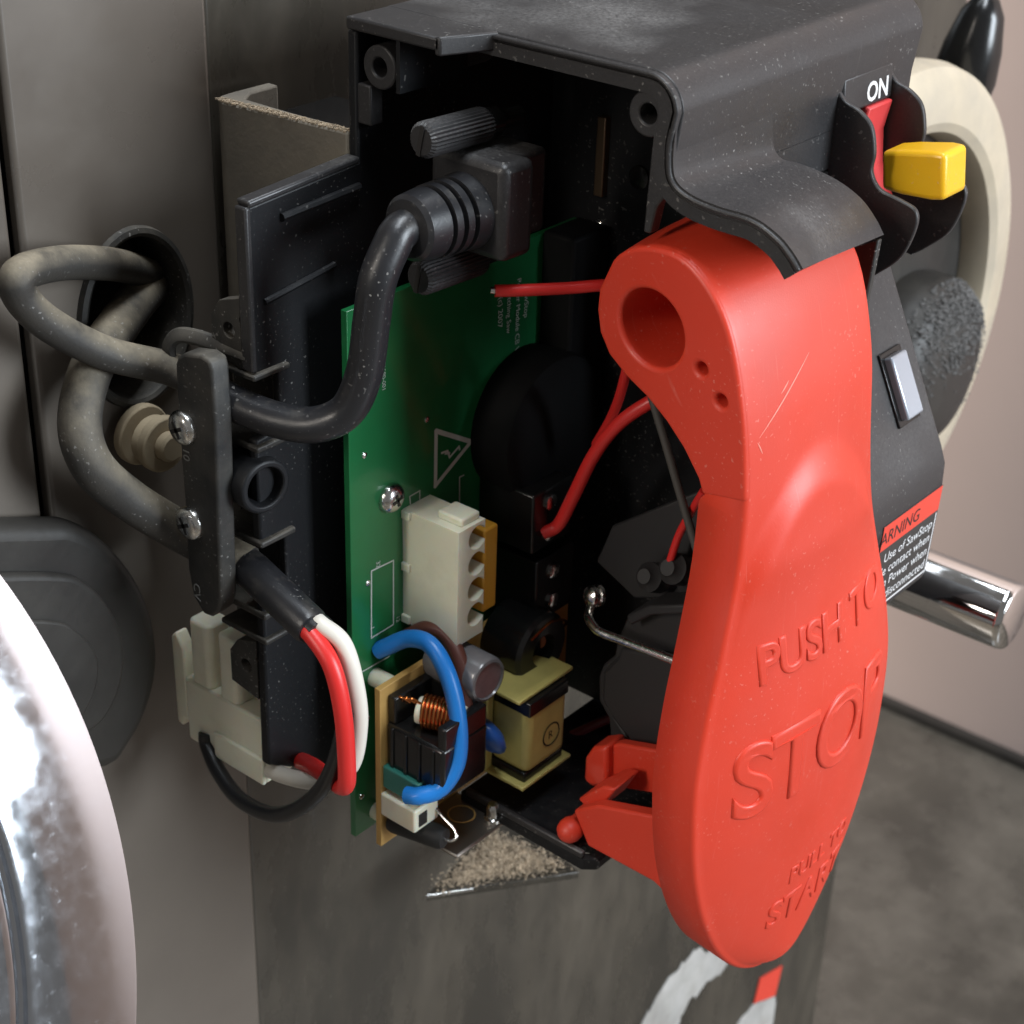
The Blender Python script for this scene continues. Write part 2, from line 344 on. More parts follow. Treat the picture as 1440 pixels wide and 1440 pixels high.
# ledge with sawdust below the box
lg = thing('cabinet_ledge', 'small black steel ledge under the box carrying loose sawdust', 'ledge', (XP, 100, -215))
z0 = -212.0
la, lb, lc, ld = at(600, 1258, 'Z', z0), at(640, 1195, 'Z', z0), at(850, 1160, 'Z', z0), at(815, 1226, 'Z', z0)
t1 = at(690, 1168, 'Z', z0)
poly = [(XP-1.9, t1.y+8), (t1.x-1, t1.y), (la.x, la.y), (ld.x, ld.y), (XP-1.9, ld.y+12)]
MB().prism(poly, 'Z', z0-2.5, z0).build('plate', panelmat, lg, bevel=.3)
MB().tube([la+V(0, 0, -.6), la.lerp(ld, .3)+V(0, 0, -.6)], .5, 10).build('edge_trim', steel, lg)
m = MB()
tri = [at(608, 1252, 'Z', z0), at(692, 1168, 'Z', z0), at(806, 1218, 'Z', z0)]
for k in range(22000):
    u, v = random.random(), random.random()
    if u+v > 1: u, v = 1-u, 1-v
    edge = min(u, v, 1-u-v)
    if random.random() > .04+edge*4.2: continue
    p = tri[0]+(tri[1]-tri[0])*u+(tri[2]-tri[0])*v
    hgt = min(edge*12, 1.6)*(.55+.45*math.sin(p.x*.7)*math.cos(p.y*.45))
    p = p+V(random.gauss(0, 1.6), random.gauss(0, 1.6), random.random()*hgt*.6+.08); s_ = random.choice((.07, .09, .12, .16, .3))
    if not (XP+.5 < p.x): continue
    ax = Matrix.Rotation(random.uniform(0, 3.1), 3, V(random.uniform(-.5, .5), random.uniform(-.5, .5), 1).normalized())
    m.obox(p, (ax.col[0], ax.col[1], ax.col[2]), (s_, s_*.6, s_*.4))
o = m.build('sawdust_pile', sawdust, smooth=False); o['kind'] = 'stuff'; tag(o, 'pale sawdust lying in a wedge on the ledge below the box', 'sawdust')
# torn labels on the cabinet
def ragged(pts, n=5, amp=2.2):
    out = []
    for (a, b) in zip(pts, pts[1:]+pts[:1]):
        for k in range(n):
            t = k/n; out.append((a[0]+(b[0]-a[0])*t+random.uniform(-amp, amp)*(k > 0), a[1]+(b[1]-a[1])*t+random.uniform(-amp, amp)*(k > 0)))
    return out
def panel_poly(px): return [(at(x, y, 'X', XP-1.6).y, at(x, y, 'X', XP-1.6).z) for x, y in px]
o = MB().prism(ragged(panel_poly([(900, 1445), (925, 1400), (960, 1352), (985, 1332), (1030, 1345), (1012, 1372), (975, 1400), (950, 1450)]), 5, 2.5), 'X', XP-1.9, XP-1.55).build('torn_label', tornpaper, smooth=False)
tag(o, 'torn whitish sticker remnant on the black panel below the red paddle', 'sticker')
ws = thing('warning_sticker', 'narrow red and white sticker on the black panel beneath the paddle tip', 'sticker', at(1070, 1400, 'X', XP-2))
MB().prism(panel_poly([(1069, 1376), (1100, 1358), (1090, 1400), (1060, 1412)]), 'X', XP-1.9, XP-1.5).build('red_band', labelred, ws, smooth=False)
MB().prism(ragged(panel_poly([(1059, 1413), (1090, 1401), (1085, 1445), (1030, 1450)]), 4, 1.2), 'X', XP-1.9, XP-1.5).build('white_band', tornpaper, ws, smooth=False)

# ------------------------------------------------------------------ switch housing (black plastic shell)
hs = thing('switch_housing', 'open black plastic saw switch housing with dusty top and ON guard', 'switch box', (34, 80, -137))
YN, YF = 41.0, 129.0
# back wall, inside face X = 0, notched for the cords
bw = [(30.2, 43), (30.2, 17.2), (.2, 15.2), (0, -19), (7, -19.5), (7, -33), (0, -33.5), (0, -57), (7, -57.5), (7, -72), (0, -72.5), (-.6, -114), (18, -126), (60, -136), (128, -136), (128, 43)]
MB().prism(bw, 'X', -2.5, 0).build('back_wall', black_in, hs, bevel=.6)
MB().tube([at(396, 306, 'X', .4), at(505, 262, 'X', .4)], .9, 8).build('wall_rib', black_in, hs)
MB().tube([at(372, 425, 'X', .2), at(470, 372, 'X', .2)], .7, 8).build('wall_rib', black_in, hs)
# rim bead along the near edge of the back wall
MB().box((-2.6, -.6, -18.5), (.6, .9, 15.4)).build('edge_bead', black, hs, bevel=.5)
MB().prism([(.3, 15.1), (30, 17.1), (30, 18.6), (0, 16.6)], 'X', -2.7, .8).build('ledge_bead', black, hs, bevel=.5)
# top and front shell profile in XZ
def arc(cx, cz, r, a0, a1, n=8): return [(cx+r*math.cos(R(a0+(a1-a0)*k/n)), cz+r*math.sin(R(a0+(a1-a0)*k/n))) for k in range(n+1)]
outer = [(-2.6, 45.6)]+arc(61.6, 38.6, 7, 90, 4, 9)+[(67.4, 30), (67.3, 23.5)]
def offset(pts, d):
    out = []
    for i, p in enumerate(pts):
        a = Vector(pts[max(i-1, 0)]); b_ = Vector(pts[min(i+1, len(pts)-1)]); t = (b_-a).normalized()
        out.append((p[0]-t.y*-d*-1 if False else p[0]+t.y*d*1.0, p[1]-t.x*d*1.0))
    return out
inner = [(x, z) for x, z in offset(outer, -2.6)]
inner = [(max(-2.6, x), z) for x, z in inner]
# offset() moves to the left of travel; check direction and flip when needed
if inner[0][1] > outer[0][1]: inner = [(x, z) for x, z in offset(outer, 2.6)]
def shell(o_, i_, y0, y1): return MB().prism(o_+i_[::-1], 'Y', y0, y1)
k0 = [i for i, p in enumerate(outer)]
# near step: the rear 22 mm of the top reaches further forward (Y = 30)
MB().box((-2.6, 30, 43), (21.5, YN+1.5, 45.55)).build('top_step', black, hs, bevel=.5)
MB().prism([(20.2, 30.0), (21.6, 30.0), (26.2, 41.4), (21.6, 42.4)], 'Z', 42.2, 45.75).build('step_edge', black, hs, bevel=.4)
shell(outer[:1]+outer[1:], inner, YN+.4, YF).build('top_and_front_shell', black, hs, bevel=.35, angle=30)
# front rim going down beside the paddle
MB().prism([(62.6, 32), (66.9, 32), (66.7, 24), (64.6, 21), (63.6, 15.6), (62.0, 15.6)], 'Y', YN+.1, YN+3).build('front_rim', black, hs, bevel=.4)
# far wall and bottom
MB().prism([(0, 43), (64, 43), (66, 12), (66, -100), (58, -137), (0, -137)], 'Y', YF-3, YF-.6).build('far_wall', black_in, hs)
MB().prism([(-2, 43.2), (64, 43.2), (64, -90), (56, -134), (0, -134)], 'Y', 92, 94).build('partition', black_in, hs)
bp = [(20, YN+.5), (57, YN), (60, YN+2.5), (60, 120), (20, 120)]
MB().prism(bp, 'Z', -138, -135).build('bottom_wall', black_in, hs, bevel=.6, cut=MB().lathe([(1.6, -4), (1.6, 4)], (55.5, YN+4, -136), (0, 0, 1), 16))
MB().box((22, YN, -135), (57, YN+1.4, -133.2)).build('bottom_lip', black, hs, bevel=.4)
# screw bosses
for (x, z, y0, rr) in ((5.6, 37.0, 30.6, 4.3), (61.5, 37.6, YN-.2, 4.2)):
    MB().lathe([(rr, 0), (rr, 30), (1.9, 30), (1.9, 0)], (x, y0, z), (0, 1, 0), 28, True).build('screw_boss', black, hs, bevel=.35)
MB().box((10.2, 30.4, 33), (11.2, 50, 43)).build('rib', black_in, hs)
MB().box((-.2, 30.4, 25), (3.4, 34, 33)).build('rib', black, hs, bevel=.4)
# hood over the paddle: S-shaped sheet fanning out towards its far end
hp = spline([V(67.75, YN-.3, 36), V(67.7, YN-.3, 31), V(68.6, YN-.3, 27.3), V(72.0, YN-.3, 25.4), V(78, YN-.3, 24.6), V(85.5, YN-.3, 24.4), V(91, YN-.3, 22.4), V(94.4, YN-.3, 19.8), V(96.2, YN-.3, 17.8)], 5)
fa, fb, fc = at(1088, 218, 'X', 68.0), at(1172, 250, 'X', 76.5), at(1243, 330, 'X', 86.4)
hf = spline([V(67.75, fa.y-2, 36), V(67.7, fa.y-1, 30), V(67.9, fa.y, fa.z+1.5), fa+V(1.6, .8, -.6), at(1125, 230, 'X', 71.5), fb, at(1210, 278, 'X', 81.5), at(1232, 308, 'X', 85.0), fc], 5)
def off_prof(pts, t):
    q = []
    for i_, p in enumerate(pts):
        a = pts[max(i_-1, 0)]; b_ = pts[min(i_+1, len(pts)-1)]; d = V(b_.x-a.x, 0, b_.z-a.z).normalized(); q.append(p+V(d.z, 0, -d.x)*t)
    return q
NW = 14
def hrows(a, b_): return [[p.lerp(q, k/NW)+V(0, 0, .0) for k in range(NW+1)] for p, q in zip(a, b_)]
top_r = hrows(hp, hf); bot_r = hrows(off_prof(hp, 2.2), off_prof(hf, 2.2))
n_ = len(top_r); m = MB(); m.grid(top_r); m.grid([r_[::-1] for r_ in bot_r])
m.grid([[top_r[i_][0], bot_r[i_][0]] for i_ in range(n_)]); m.grid([[top_r[i_][-1], bot_r[i_][-1]] for i_ in range(n_)]); m.grid([[a, b_] for a, b_ in zip(top_r[-1], bot_r[-1])])
m.build('paddle_hood', black, hs, angle=45)
# one continuous rim round the open near edge: top, front corner, hood
path = [V(22, 0, 45.5)]+[V(x, 0, z) for x, z in outer[1:-2]]+[V(p.x-.1, 0, p.z-.1) for p in hp[2:]]
def band(d0, d1): return [(p.x, p.z) for p in off_prof(path, d0)]+[(p.x, p.z) for p in off_prof(path, d1)][::-1]
MB().prism(band(.25, 1.1), 'Y', YN-1.0, YN+1.2).build('rim_bead', black, hs, bevel=.3, angle=35)
MB().prism(band(1.6, 4.2), 'Y', YN-.6, YN+1.4).build('near_rim', black, hs, bevel=.3, angle=35)
wl = [at(1238, 330, 'Y', 87.5), at(1224, 402, 'Y', 87.5)]
MB().prism([(66, 6), (wl[0].x-6, wl[0].z-4), (wl[0].x-1.5, wl[0].z-1.5), (wl[0].x, wl[0].z-1), (wl[1].x, wl[1].z), (wl[1].x-2, -30), (66, -40)], 'Y', 87, 88.8).build('hood_end_wall', blackdusty, hs, bevel=.4)
MB().box((64.8, 67, 15.6), (67.3, 128.6, 23.7)).build('front_web', black, hs)
# guard fins either side of the toggle
fin = spline([V(66, 0, 33.5), V(68.8, 0, 30), V(72.5, 0, 28.6), V(75.6, 0, 26.0), V(77.0, 0, 21), V(76.9, 0, 17), V(79.2, 0, 14.0), V(84, 0, 12.9), V(87.6, 0, 11.6), V(88.2, 0, 8), V(86, 0, 1.4), V(81.5, 0, -3.3), V(78, 0, -6)], 5)
fin = [(p.x, p.z) for p in fin]+[(66, -4)]
for y0 in (98.2, 119.0):
    MB().prism(fin, 'Y', y0, y0+1.3).build('guard_fin', black, hs, bevel=.3, angle=35)
MB().prism([(66, 34.6), (67.9, 33.8), (68.5, 26.4), (66, 26.4)], 'Y', 99.4, 119.2).build('legend_plate', black, hs, bevel=.5)
MB().prism([(66, 14), (68.5, 10), (76, 1), (77, -4), (66, -4)], 'Y', 99.4, 119.2).build('guard_floor', black_in, hs, bevel=.4)
def onmap(x, y, h): return V(68.45-(y)*.07+h, 108.4+x, 27.4+y)
text_mb('ON', 5.6, onmap, .05, offs=.13).build('legend_lettering', labelwhite, hs, smooth=False)
# lower front part of the housing, right of the paddle
low = [(62, 15.4), (67.3, 15.4), (67.4, 10), (68.4, -5), (90, -49), (91.6, -53), (91.8, -58), (90.9, -83), (88, -86), (62, -92)]
MB().prism(low, 'Y', 89, 124).build('lower_front', black, hs, bevel=1.0, seg=3)
sl = (V(90, 0, -49)-V(68.4, 0, -5)).normalized(); sn = V(-sl.z, 0, sl.x)
wcn = V(82.4, 113.2, -33.5)+sn*1.3
wnd = MB().obox(wcn, (V(0, 1, 0), sl, sn), (3.4, 7.2, 1.2)).build('indicator_window', silver, hs, bevel=.5)
MB().obox(wcn+V(0, -.2, 0)-sn*1.0, (V(0, 1, 0), sl, sn), (4.6, 8.4, .35)).build('window_bezel', blackgloss, hs, bevel=.2)
# warning label on the lower front
lt = V(91.86, 0, -58.2); lbm = V(90.98, 0, -82.2); ld_ = (lbm-lt).normalized(); ln = V(-ld_.z, 0, ld_.x)
def lab(y, t, h): return V(lt.x, y, lt.z)+ld_*t+ln*h
def labquad(m, y0, y1, t0, t1, h0, h1): return m.add([lab(y0, t0, h0), lab(y1, t0, h0), lab(y1, t1, h0), lab(y0, t1, h0), lab(y0, t0, h1), lab(y1, t0, h1), lab(y1, t1, h1), lab(y0, t1, h1)], [(0, 1, 2, 3), (4, 5, 6, 7), (0, 1, 5, 4), (1, 2, 6, 5), (2, 3, 7, 6), (3, 0, 4, 7)])
lbl = labquad(MB(), 96.5, 123.3, .2, 23.4, -.3, .12).build('warning_label', labelblack, hs, smooth=False)
labquad(MB(), 96.6, 123.2, .3, 6.6, 0, .2).build('red_band', labelred, lbl, smooth=False)
m = MB()
for y0, y1, t0, t1 in ((122.4, 122.8, 7.2, 22.9), (97, 122.8, 22.6, 23.0)): labquad(m, y0, y1, t0, t1, 0, .2)
m.build('white_border', labelwhite, lbl, smooth=False)
text_mb('WARNING', 4.6, lambda x, y, h: lab(113.6+x, 5.1-y, .26), 0, align='RIGHT').build('lettering', ink, lbl, smooth=False)
for k, tx in enumerate(('Use of SawStop', 'blade contact when', 'Main Power when', 'disconnected')):
    text_mb(tx, 3.5, lambda x, y, h: lab(121.6+x, 10.6+k*3.6-y, .2), 0, align='RIGHT').build('lettering', labelwhite, lbl, smooth=False)
# cord entry: flange plates with holes, ribs, spool saddle
for zz in (-4.5, -83.5):
    cut = MB()
    for dx_, dz_, r_ in ((-6, -6.6, 1.7), (-1.9, -3.6, 1.0), (-1.5, -10.4, 1.0)): cut.lathe([(r_, -5), (r_, 5)], (dx_, 1.4, zz+dz_), (0, 1, 0), 18)
    MB().prism([(-2.6, zz+1), (-8.5, zz-1), (-11, zz-4.5), (-11, zz-12.5), (-2.6, zz-14)], 'Y', -.4, 2.2).add([], []).build('flange_plate', blackdusty, hs, bevel=.4, cut=cut)
MB().tube(spline([at(240, 508, 'Y', -4), at(238, 486, 'Y', -4), at(250, 472, 'Y', -3), at(275, 474, 'Y', -1.5), at(305, 484, 'Y', 0), at(350, 500, 'Y', .5)], 6), 1.1, 8, flat=1.5).build('entry_hoop', blackdusty, hs)
for zz, th in ((-18.8, 1.3), (-34.5, 1.4), (-56.5, 1.4), (-74, 1.5), (-80.5, 1.3)):
    MB().box((-13, -.8, zz-th), (1.2, 9, zz)).build('rib', blackdusty, hs, bevel=.4)
MB().box((-15, 8.2, -82), (-2.6, 10, -18)).build('entry_back', black_in, hs)
sp = thing('cord_saddle', 'dark round plastic saddle with centre hole beside the cord clamp', 'saddle', (-4, 0, -46))
MB().lathe([(5.6, -6), (6.0, -5.4), (6.0, 5), (5.6, 5.6), (4.4, 5.6), (3.4, -4), (2.0, -5), (2.0, -6)], (-3.5, 1.2, -43.5), (1, -.15, 0), 32, True).build('ring', black_in, sp, bevel=.3)
MB().prism([(-7, -49.8), (-2.6, -49.8), (-2.6, -37.6), (-7, -37.6)], 'Y', 6.8, 8.4).build('web', black_in, sp)
# interior details in the dark
for (px_, py_, r_, mt) in ((897, 250, 2.6, steel), (840, 320, 1.5, steel)):
    p = at(px_, py_, 'Y', 91); MB().lathe([(r_, 0), (r_, .9), (r_*.6, 1.3), (.1, 1.3)], p+V(0, 1, 0), (0, -1, 0), 20).build('rivet', blackgloss if r_ > 2 else mt, hs)
p = at(846, 220, 'Y', 91); MB().box((p.x-1.2, 90.2, p.z-9), (p.x+1.2, 92.2, p.z+9)).build('contact_strip', mat('aged_brass', (.16, .11, .07), .4, .8), hs, bevel=.3)

# ------------------------------------------------------------------ toggle switch
ts = thing('toggle_switch', 'yellow toggle switch lever on red base under the ON legend', 'switch', (70, 109, 14))
MB().prism([(67.2, 26.4), (69.4, 26.4), (68.2, 20), (69.0, 13), (72.5, 6), (70, 4), (66.6, 9)], 'Y', 108.6, 118.4).build('red_base', redface, ts, bevel=.5)
ctr = V(82.6, 110.2, 16.2); ax = (V(.96, 0, .13).normalized(), V(0, 1, 0), V(-.13, 0, .96).normalized())
m = MB(); c8 = []
for x, sy, sz in ((-7.6, 4.2, 4.0), (-3, 4.6, 4.6), (4, 4.9, 5.0), (7.0, 4.8, 4.7)):
    c8.append([ctr+ax[0]*x+ax[1]*sy*a+ax[2]*sz*b_ for a, b_ in ((-1,-1),(1,-1),(1,1),(-1,1))])
m.add([p for r_ in c8 for p in r_], [(3,2,1,0), (12,13,14,15)]+[(i*4+k, i*4+(k+1) % 4, i*4+4+(k+1) % 4, i*4+4+k) for i in range(3) for k in range(4)])
m.build('lever', yellow, ts, bevel=1.1, seg=4)

# ------------------------------------------------------------------ red stop paddle
PC = V(66.9, 61.0, -1.5)                     # pivot
PROT = Matrix.Rotation(R(-5.5), 3, 'Z') @ Matrix.Rotation(R(4.2), 3, 'X')
def padrot(p): return PC+PROT @ (Vector(p)-PC)
pdl = thing('stop_paddle', 'large red plastic stop paddle with raised PUSH TO STOP lettering', 'paddle', padrot((88, 61, -166)))
cl = spline([V(54.5, 0, 4), V(57.5, 0, 10.5), V(65.4, 0, 14.9), V(75.5, 0, 14.6), V(84.4, 0, 6), V(89.3, 0, -10), V(91.2, 0, -28), V(91.6, 0, -50), V(91.8, 0, -90), V(91.4, 0, -130), V(90.6, 0, -172)], 16)
sl_ = [0]
for a, b_ in zip(cl[:-1], cl[1:]): sl_.append(sl_[-1]+(b_-a).length)
def cline(s_):
    s_ = max(0, min(s_, sl_[-1]-1e-4)); i = max(k for k in range(len(sl_)-1) if sl_[k] <= s_)
    t = (s_-sl_[i])/(sl_[i+1]-sl_[i]); p = cl[i].lerp(cl[i+1], t)
    d = (cl[min(i+2, len(cl)-1)]-cl[max(i-1, 0)]).normalized(); return p, V(-d.z, 0, d.x)
def s_of_z(z):                                # arc length where the front reaches height z
    for i in range(len(cl)//4, len(cl)-1):
        if cl[i].z >= z > cl[i+1].z: return sl_[i]+(sl_[i+1]-sl_[i])*(cl[i].z-z)/(cl[i].z-cl[i+1].z)
ST = s_of_z(-166.0)
kw = [(14, 20.3), (-12, 20.3), (-26, 20.2), (-36, 20.8), (-48, 22.6), (-62, 26.4), (-78, 31.0), (-92, 33.6), (-104, 33.8), (-116, 32.8), (-128, 30.3), (-139, 26.6), (-148, 22.3), (-155, 17.6), (-160.5, 12.4), (-164.2, 6.6), (-166, 0)]
hw_pts = [(V(20.3, 0, 0))]+[V(w_, s_of_z(z) if z < 10 else 30, 0) for z, w_ in kw]
half = spline(hw_pts, 9)
def sm(a, b_, x): t = max(0, min(1, (x-a)/(b_-a))); return t*t*(3-2*t)
s_neck = s_of_z(-30); s_egg = s_of_z(-95)
def hwid(s_):
    for a, b_ in zip(half[:-1], half[1:]):
        if a.y <= s_ < b_.y: return a.x+(b_.x-a.x)*(s_-a.y)/max(1e-6, b_.y-a.y)
    return 20.3 if s_ < 40 else 3
def bulge(u, s_):
    hw = max(hwid(s_)-1.6, 2)
    B = (1.0+6.0*sm(s_neck-15, s_egg, s_))*(1-sm(s_egg+10, ST+8, s_)*.55)
    q = min(1, abs(u)/hw); w_ = B*(1-q**2.2)
    sb = s_of_z(-29)+21*(u/21)**2                           # arched upper border of the raised oval pad
    return w_+1.9*sm(sb-5, sb+5, s_)
def front(u, s_): return max(0, bulge(u, s_)-bulge(max(hwid(s_)-1.6, 2), s_))
def du(s_): return .8+1.4*sm(s_neck, s_egg, s_)
def pad3(u, s_, w_):
    p, n = cline(s_); return padrot(V(p.x, PC.y+u+du(s_), p.z)+n*w_)
FR = 1.4
rings = [(0, -11.5), (0, -FR)]+[(FR*(1-math.cos(a)), -FR+FR*math.sin(a)) for a in (R(22), R(45), R(68))]+[(FR, 0)]
rows = []
for i, o_ in enumerate(half):
    a = half[max(i-1, 0)]; b_ = half[min(i+1, len(half)-1)]; d = (b_-a).normalized(); n = V(d.y, -d.x, 0)
    if i == 0: n = V(1, 0, 0)
    if i == len(half)-1: n = V(0, 1, 0)
    R_ = []
    for ins, w_ in rings: R_.append((max(0, o_.x-n.x*ins), o_.y-n.y*ins, max(w_, -2.4-9*sm(s_neck-6, s_neck+4, o_.y))))
    ui, si = R_[-1][0], R_[-1][1]
    row = [pad3(-u, s_, w_) for u, s_, w_ in R_[:-1]]
    NC = 48
    for k in range(NC+1):
        u = -ui+2*ui*k/NC; e_ = bulge(u, si)-bulge(ui, si)
        row.append(pad3(u, si, max(0, e_)))
    row += [pad3(u, s_, w_) for u, s_, w_ in R_[:-1]][::-1]
    rows.append(row)
m = MB(); m.grid(rows); sh = m.build('shell', red, pdl, angle=60, solid=2.4)
# pivot boss (solid with a through hole) joined to the arm
bo = [(53.4, 2.6), (52.9, -2), (53.6, -6.6), (56, -10.6), (60.5, -13.8), (66, -16.4), (71, -19.8), (75.5, -24), (79.4, -29.2), (80.6, -32.4)]
front_in = []
for s_ in range(4, int(s_of_z(-32.4)), 2):
    p, n = cline(s_); q = p-n*.15; front_in.append((q.x, q.z))
outl = bo+front_in[::-1]
pm = MB(); pm.prism(outl, 'Y', 41.38, 81.4); pm.v = [padrot(p) for p in pm.v]
cut = MB(); cut.lathe([(7.9, -40), (7.9, 22)], (66.9, 41, -1.5), (0, 1, 0), 48)
for q in ((1000, 513), (1028, 558)):
    p = at(*q, 'Y', 41); cut.lathe([(1.35, -3), (1.35, 5)], p, (0, 1, 0), 16)
cut.v = [padrot(p) for p in cut.v]
pm.build('pivot_boss', red, pdl, bevel=.9, seg=4, cut=cut, angle=40)
# latch arms behind the pad
def arm(poly, y0, y1, name, bev=.6):
    a = MB(); a.prism([(at(x, y, 'Y', y0).x, at(x, y, 'Y', y0).z) for x, y in poly], 'Y', y0, y1)
    a.build(name, red, pdl, bevel=bev)
arm([(843, 1052), (870, 1046), (960, 1062), (990, 1075), (990, 1165), (930, 1118), (850, 1105)], 58, 61, 'latch_arm')
arm([(822, 1066), (832, 1052), (853, 1050), (853, 1106), (832, 1108), (820, 1098)], 55.5, 63, 'latch_tooth', 1.0)
arm([(806, 1140), (840, 1133), (930, 1150), (962, 1160), (952, 1262), (935, 1256), (918, 1240), (826, 1190)], 43, 46.5, 'latch_arm')
arm([(812, 1124), (848, 1106), (866, 1110), (846, 1136), (826, 1138)], 46.6, 56, 'cross_web')
arm([(922, 1128), (962, 1140), (962, 1200), (922, 1180)], 46.6, 57.8, 'cross_web')
pb = at(803, 1166, 'Y', 43)
MB().lathe([(.1, -3.4), (1.5, -3.1), (2.6, -2.0), (3.0, -.6), (2.9, .8), (2.4, 2.0), (2.2, 6)], pb, (0, 1, 0), 28).build('latch_pin', red, pdl, angle=60)
# handling scratches
scr = mat('scratched_red', (.80, .30, .24), .6)
for (z0_, u0_, z1_, u1_) in ((-17.5, -16.5, -6, -1), (-18.2, -17, -21, -15.8), (-11, -10, -9.2, -7.6)):
    pts = [pad3(u0_+(u1_-u0_)*k/12, s_of_z(z0_)+(s_of_z(z1_)-s_of_z(z0_))*k/12, front(u0_+(u1_-u0_)*k/12, s_of_z(z0_)+(s_of_z(z1_)-s_of_z(z0_))*k/12)-.02) for k in range(13)]
    MB().tube(pts, [.02+.13*math.sin(math.pi*(k+.4)/13) for k in range(13)], 6).build('scratch', scr, pdl)
# raised lettering
def letters(txt, size, z, u0, h, spacing=1.0, xs=.86):
    s0 = s_of_z(z)
    def f(x, y, hh):
        u = u0+x*xs; s_ = s0-y; return pad3(u, s_, front(u, s_)+hh*.78)
    return text_mb(txt, size, f, 0, h, 'LEFT', spacing, 4, 6, -.1)
for txt, size, z, u0, h, sp_ in (('PUSH TO', 12.8, -72.0, -19.2, .55, .95), ('STOP', 26.5, -104.5, -25.8, .8, .93), ('PULL TO', 6.8, -134.0, -6.0, .34, 1.04), ('START', 11.4, -146.0, -11.0, .46, 1.02)):
    letters(txt, size, z, u0, h, sp_).build('lettering', red, pdl, angle=70)

# ------------------------------------------------------------------ main circuit board
cb = thing('circuit_board', 'green circuit board with white silkscreen standing inside the open housing', 'circuit board', (9, 50, -139))
XB = 10.0
MB().box((XB-1.6, 16.2, -139), (XB, 91, -7.6)).build('board', green, cb, bevel=.12)
def P(x, y): return at(x, y, 'X', XB)
m = MB()
tri_o = [P(613, 606), P(662, 621), P(612, 683)]
stroke(m, tri_o+tri_o[:1], 1.1, (1, 0, 0))
stroke(m, [P(621, 637), P(629, 634), P(632, 643), P(645, 628), P(646, 632)], .55, (1, 0, 0)); stroke(m, [P(626, 638), P(632, 637)], .5, (1, 0, 0))
m.build('hazard_triangle', silk, cb, smooth=False)
m = MB()
for ln_ in ([(577, 711), (576, 698), (590, 690), (590, 703)], [(569, 865), (566, 718), (604, 699)], [(522, 803), (553, 788), (553, 878), (522, 897), (522, 803)], [(646, 715), (646, 671), (652, 668)], [(503, 948), (547, 923)]):
    stroke(m, [P(*q) for q in ln_], .34, (1, 0, 0))
m.build('outline_print', silk, cb, smooth=False)
def vtext(txt, size, x, y):
    o_ = P(x, y); return text_mb(txt, size, lambda a, b_, h: V(XB+.07, o_.y+b_, o_.z-a), 0).build('printed_text', silk, cb, smooth=False)
vtext('SawStop', 2.1, 738, 405); vtext('Power Module CB V2.4', 2.1, 727, 392); vtext('Switching Saw', 2.0, 714, 402); vtext('(c) 2007', 2.2, 701, 418); vtext('Rev 6', 1.6, 790, 360)
for q, t_ in (((529, 790), '32'), ((557, 867), '12'), ((521, 882), '1')): vtext(t_, 1.7, *q)
vtext('91580-001', 1.5, 537, 510)
p = P(548, 699)
sc_ = MB().lathe([(3.4, 0), (3.4, .8), (2.9, 1.7), (1.8, 2.3), (.1, 2.5)], p, (1, 0, 0), 24).build('screw', steel, cb)
for d in (V(0, 1, .3).normalized(), V(0, -.3, 1).normalized()):
    MB().obox(p+V(2.35, 0, 0), (d, d.cross(V(1, 0, 0)), V(1, 0, 0)), (1.5, .32, .25)).build('recess', blackgloss, sc_)
# four way socket
cut = MB(); zc = [-61.4-k*6.5 for k in range(4)]
for z in zc: cut.lathe([(2.85, 4), (2.85, 30)], (XB, 38.7, z-.6), (1, 0, 0), 24)
cn = MB().box((XB, 32.4, -87.2), (XB+16, 41.2, -58.4)).build('four_way_socket', nylon, cb, bevel=.35, cut=cut)
for z in (-59.5, -72.6, -86): MB().box((XB, 31.7, z-1), (XB+2.4, 32.6, z+1)).build('side_rib', nylon, cn, bevel=.2)
MB().box((XB+8, 34.6, -58.6), (XB+15, 40.6, -56.6)).build('key_tab', nylon, cn, bevel=.5)
for z in zc: MB().lathe([(.7, 2), (.7, 11), (.4, 12)], (XB, 38.6, z-.6), (1, 0, 0), 10).build('pin', steel, cn)
MB().box((XB, 41.8, -83), (XB+15.4, 46.4, -62)).build('amber_relay', amber, cb, bevel=.5)
# dark parts deeper in the housing; matt black ones also stand in for shade
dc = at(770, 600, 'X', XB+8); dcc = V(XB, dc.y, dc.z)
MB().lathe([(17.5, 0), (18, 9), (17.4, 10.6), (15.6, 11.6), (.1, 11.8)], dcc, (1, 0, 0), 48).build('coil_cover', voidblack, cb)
MB().box((XB, 77.5, dc.z-14), (XB+9, 90.6, -6.8)).build('board_shade_box', voidblack, cb, bevel=.8)  # black box added as the shade over the board's deep end
for q in ((516, 1010), (512, 640), (600, 590), (517, 820), (508, 1120)):
    MB().lathe([(.75, 0), (.7, .25), (.3, .45), (.05, .5)], P(*q), (1, 0, 0), 10).build('solder_joint', steel, cb)
for (q, dz) in (((735, 715), 9), ((740, 810), 10)):
    p = at(*q, 'X', XB+9)
    tb = MB().box((XB, p.y-5, p.z-dz/1.2), (XB+16, p.y+9, p.z+dz/1.2)).build('terminal_block', blackgloss, cb, bevel=.5)
    for k in range(2):
        MB().lathe([(1.9, 0), (1.9, .6), (1.2, .9), (.1, .9)], (XB+16, p.y+1, p.z-4+k*8), (1, 0, 0), 16).build('terminal_screw', steel, tb)
p = at(836, 457, 'X', XB+6); MB().lathe([(2.4, 0), (2.4, 4), (2.0, 4.6), (.1, 4.6)], V(XB, p.y, p.z), (1, 0, 0), 24).build('small_capacitor', tape, cb)

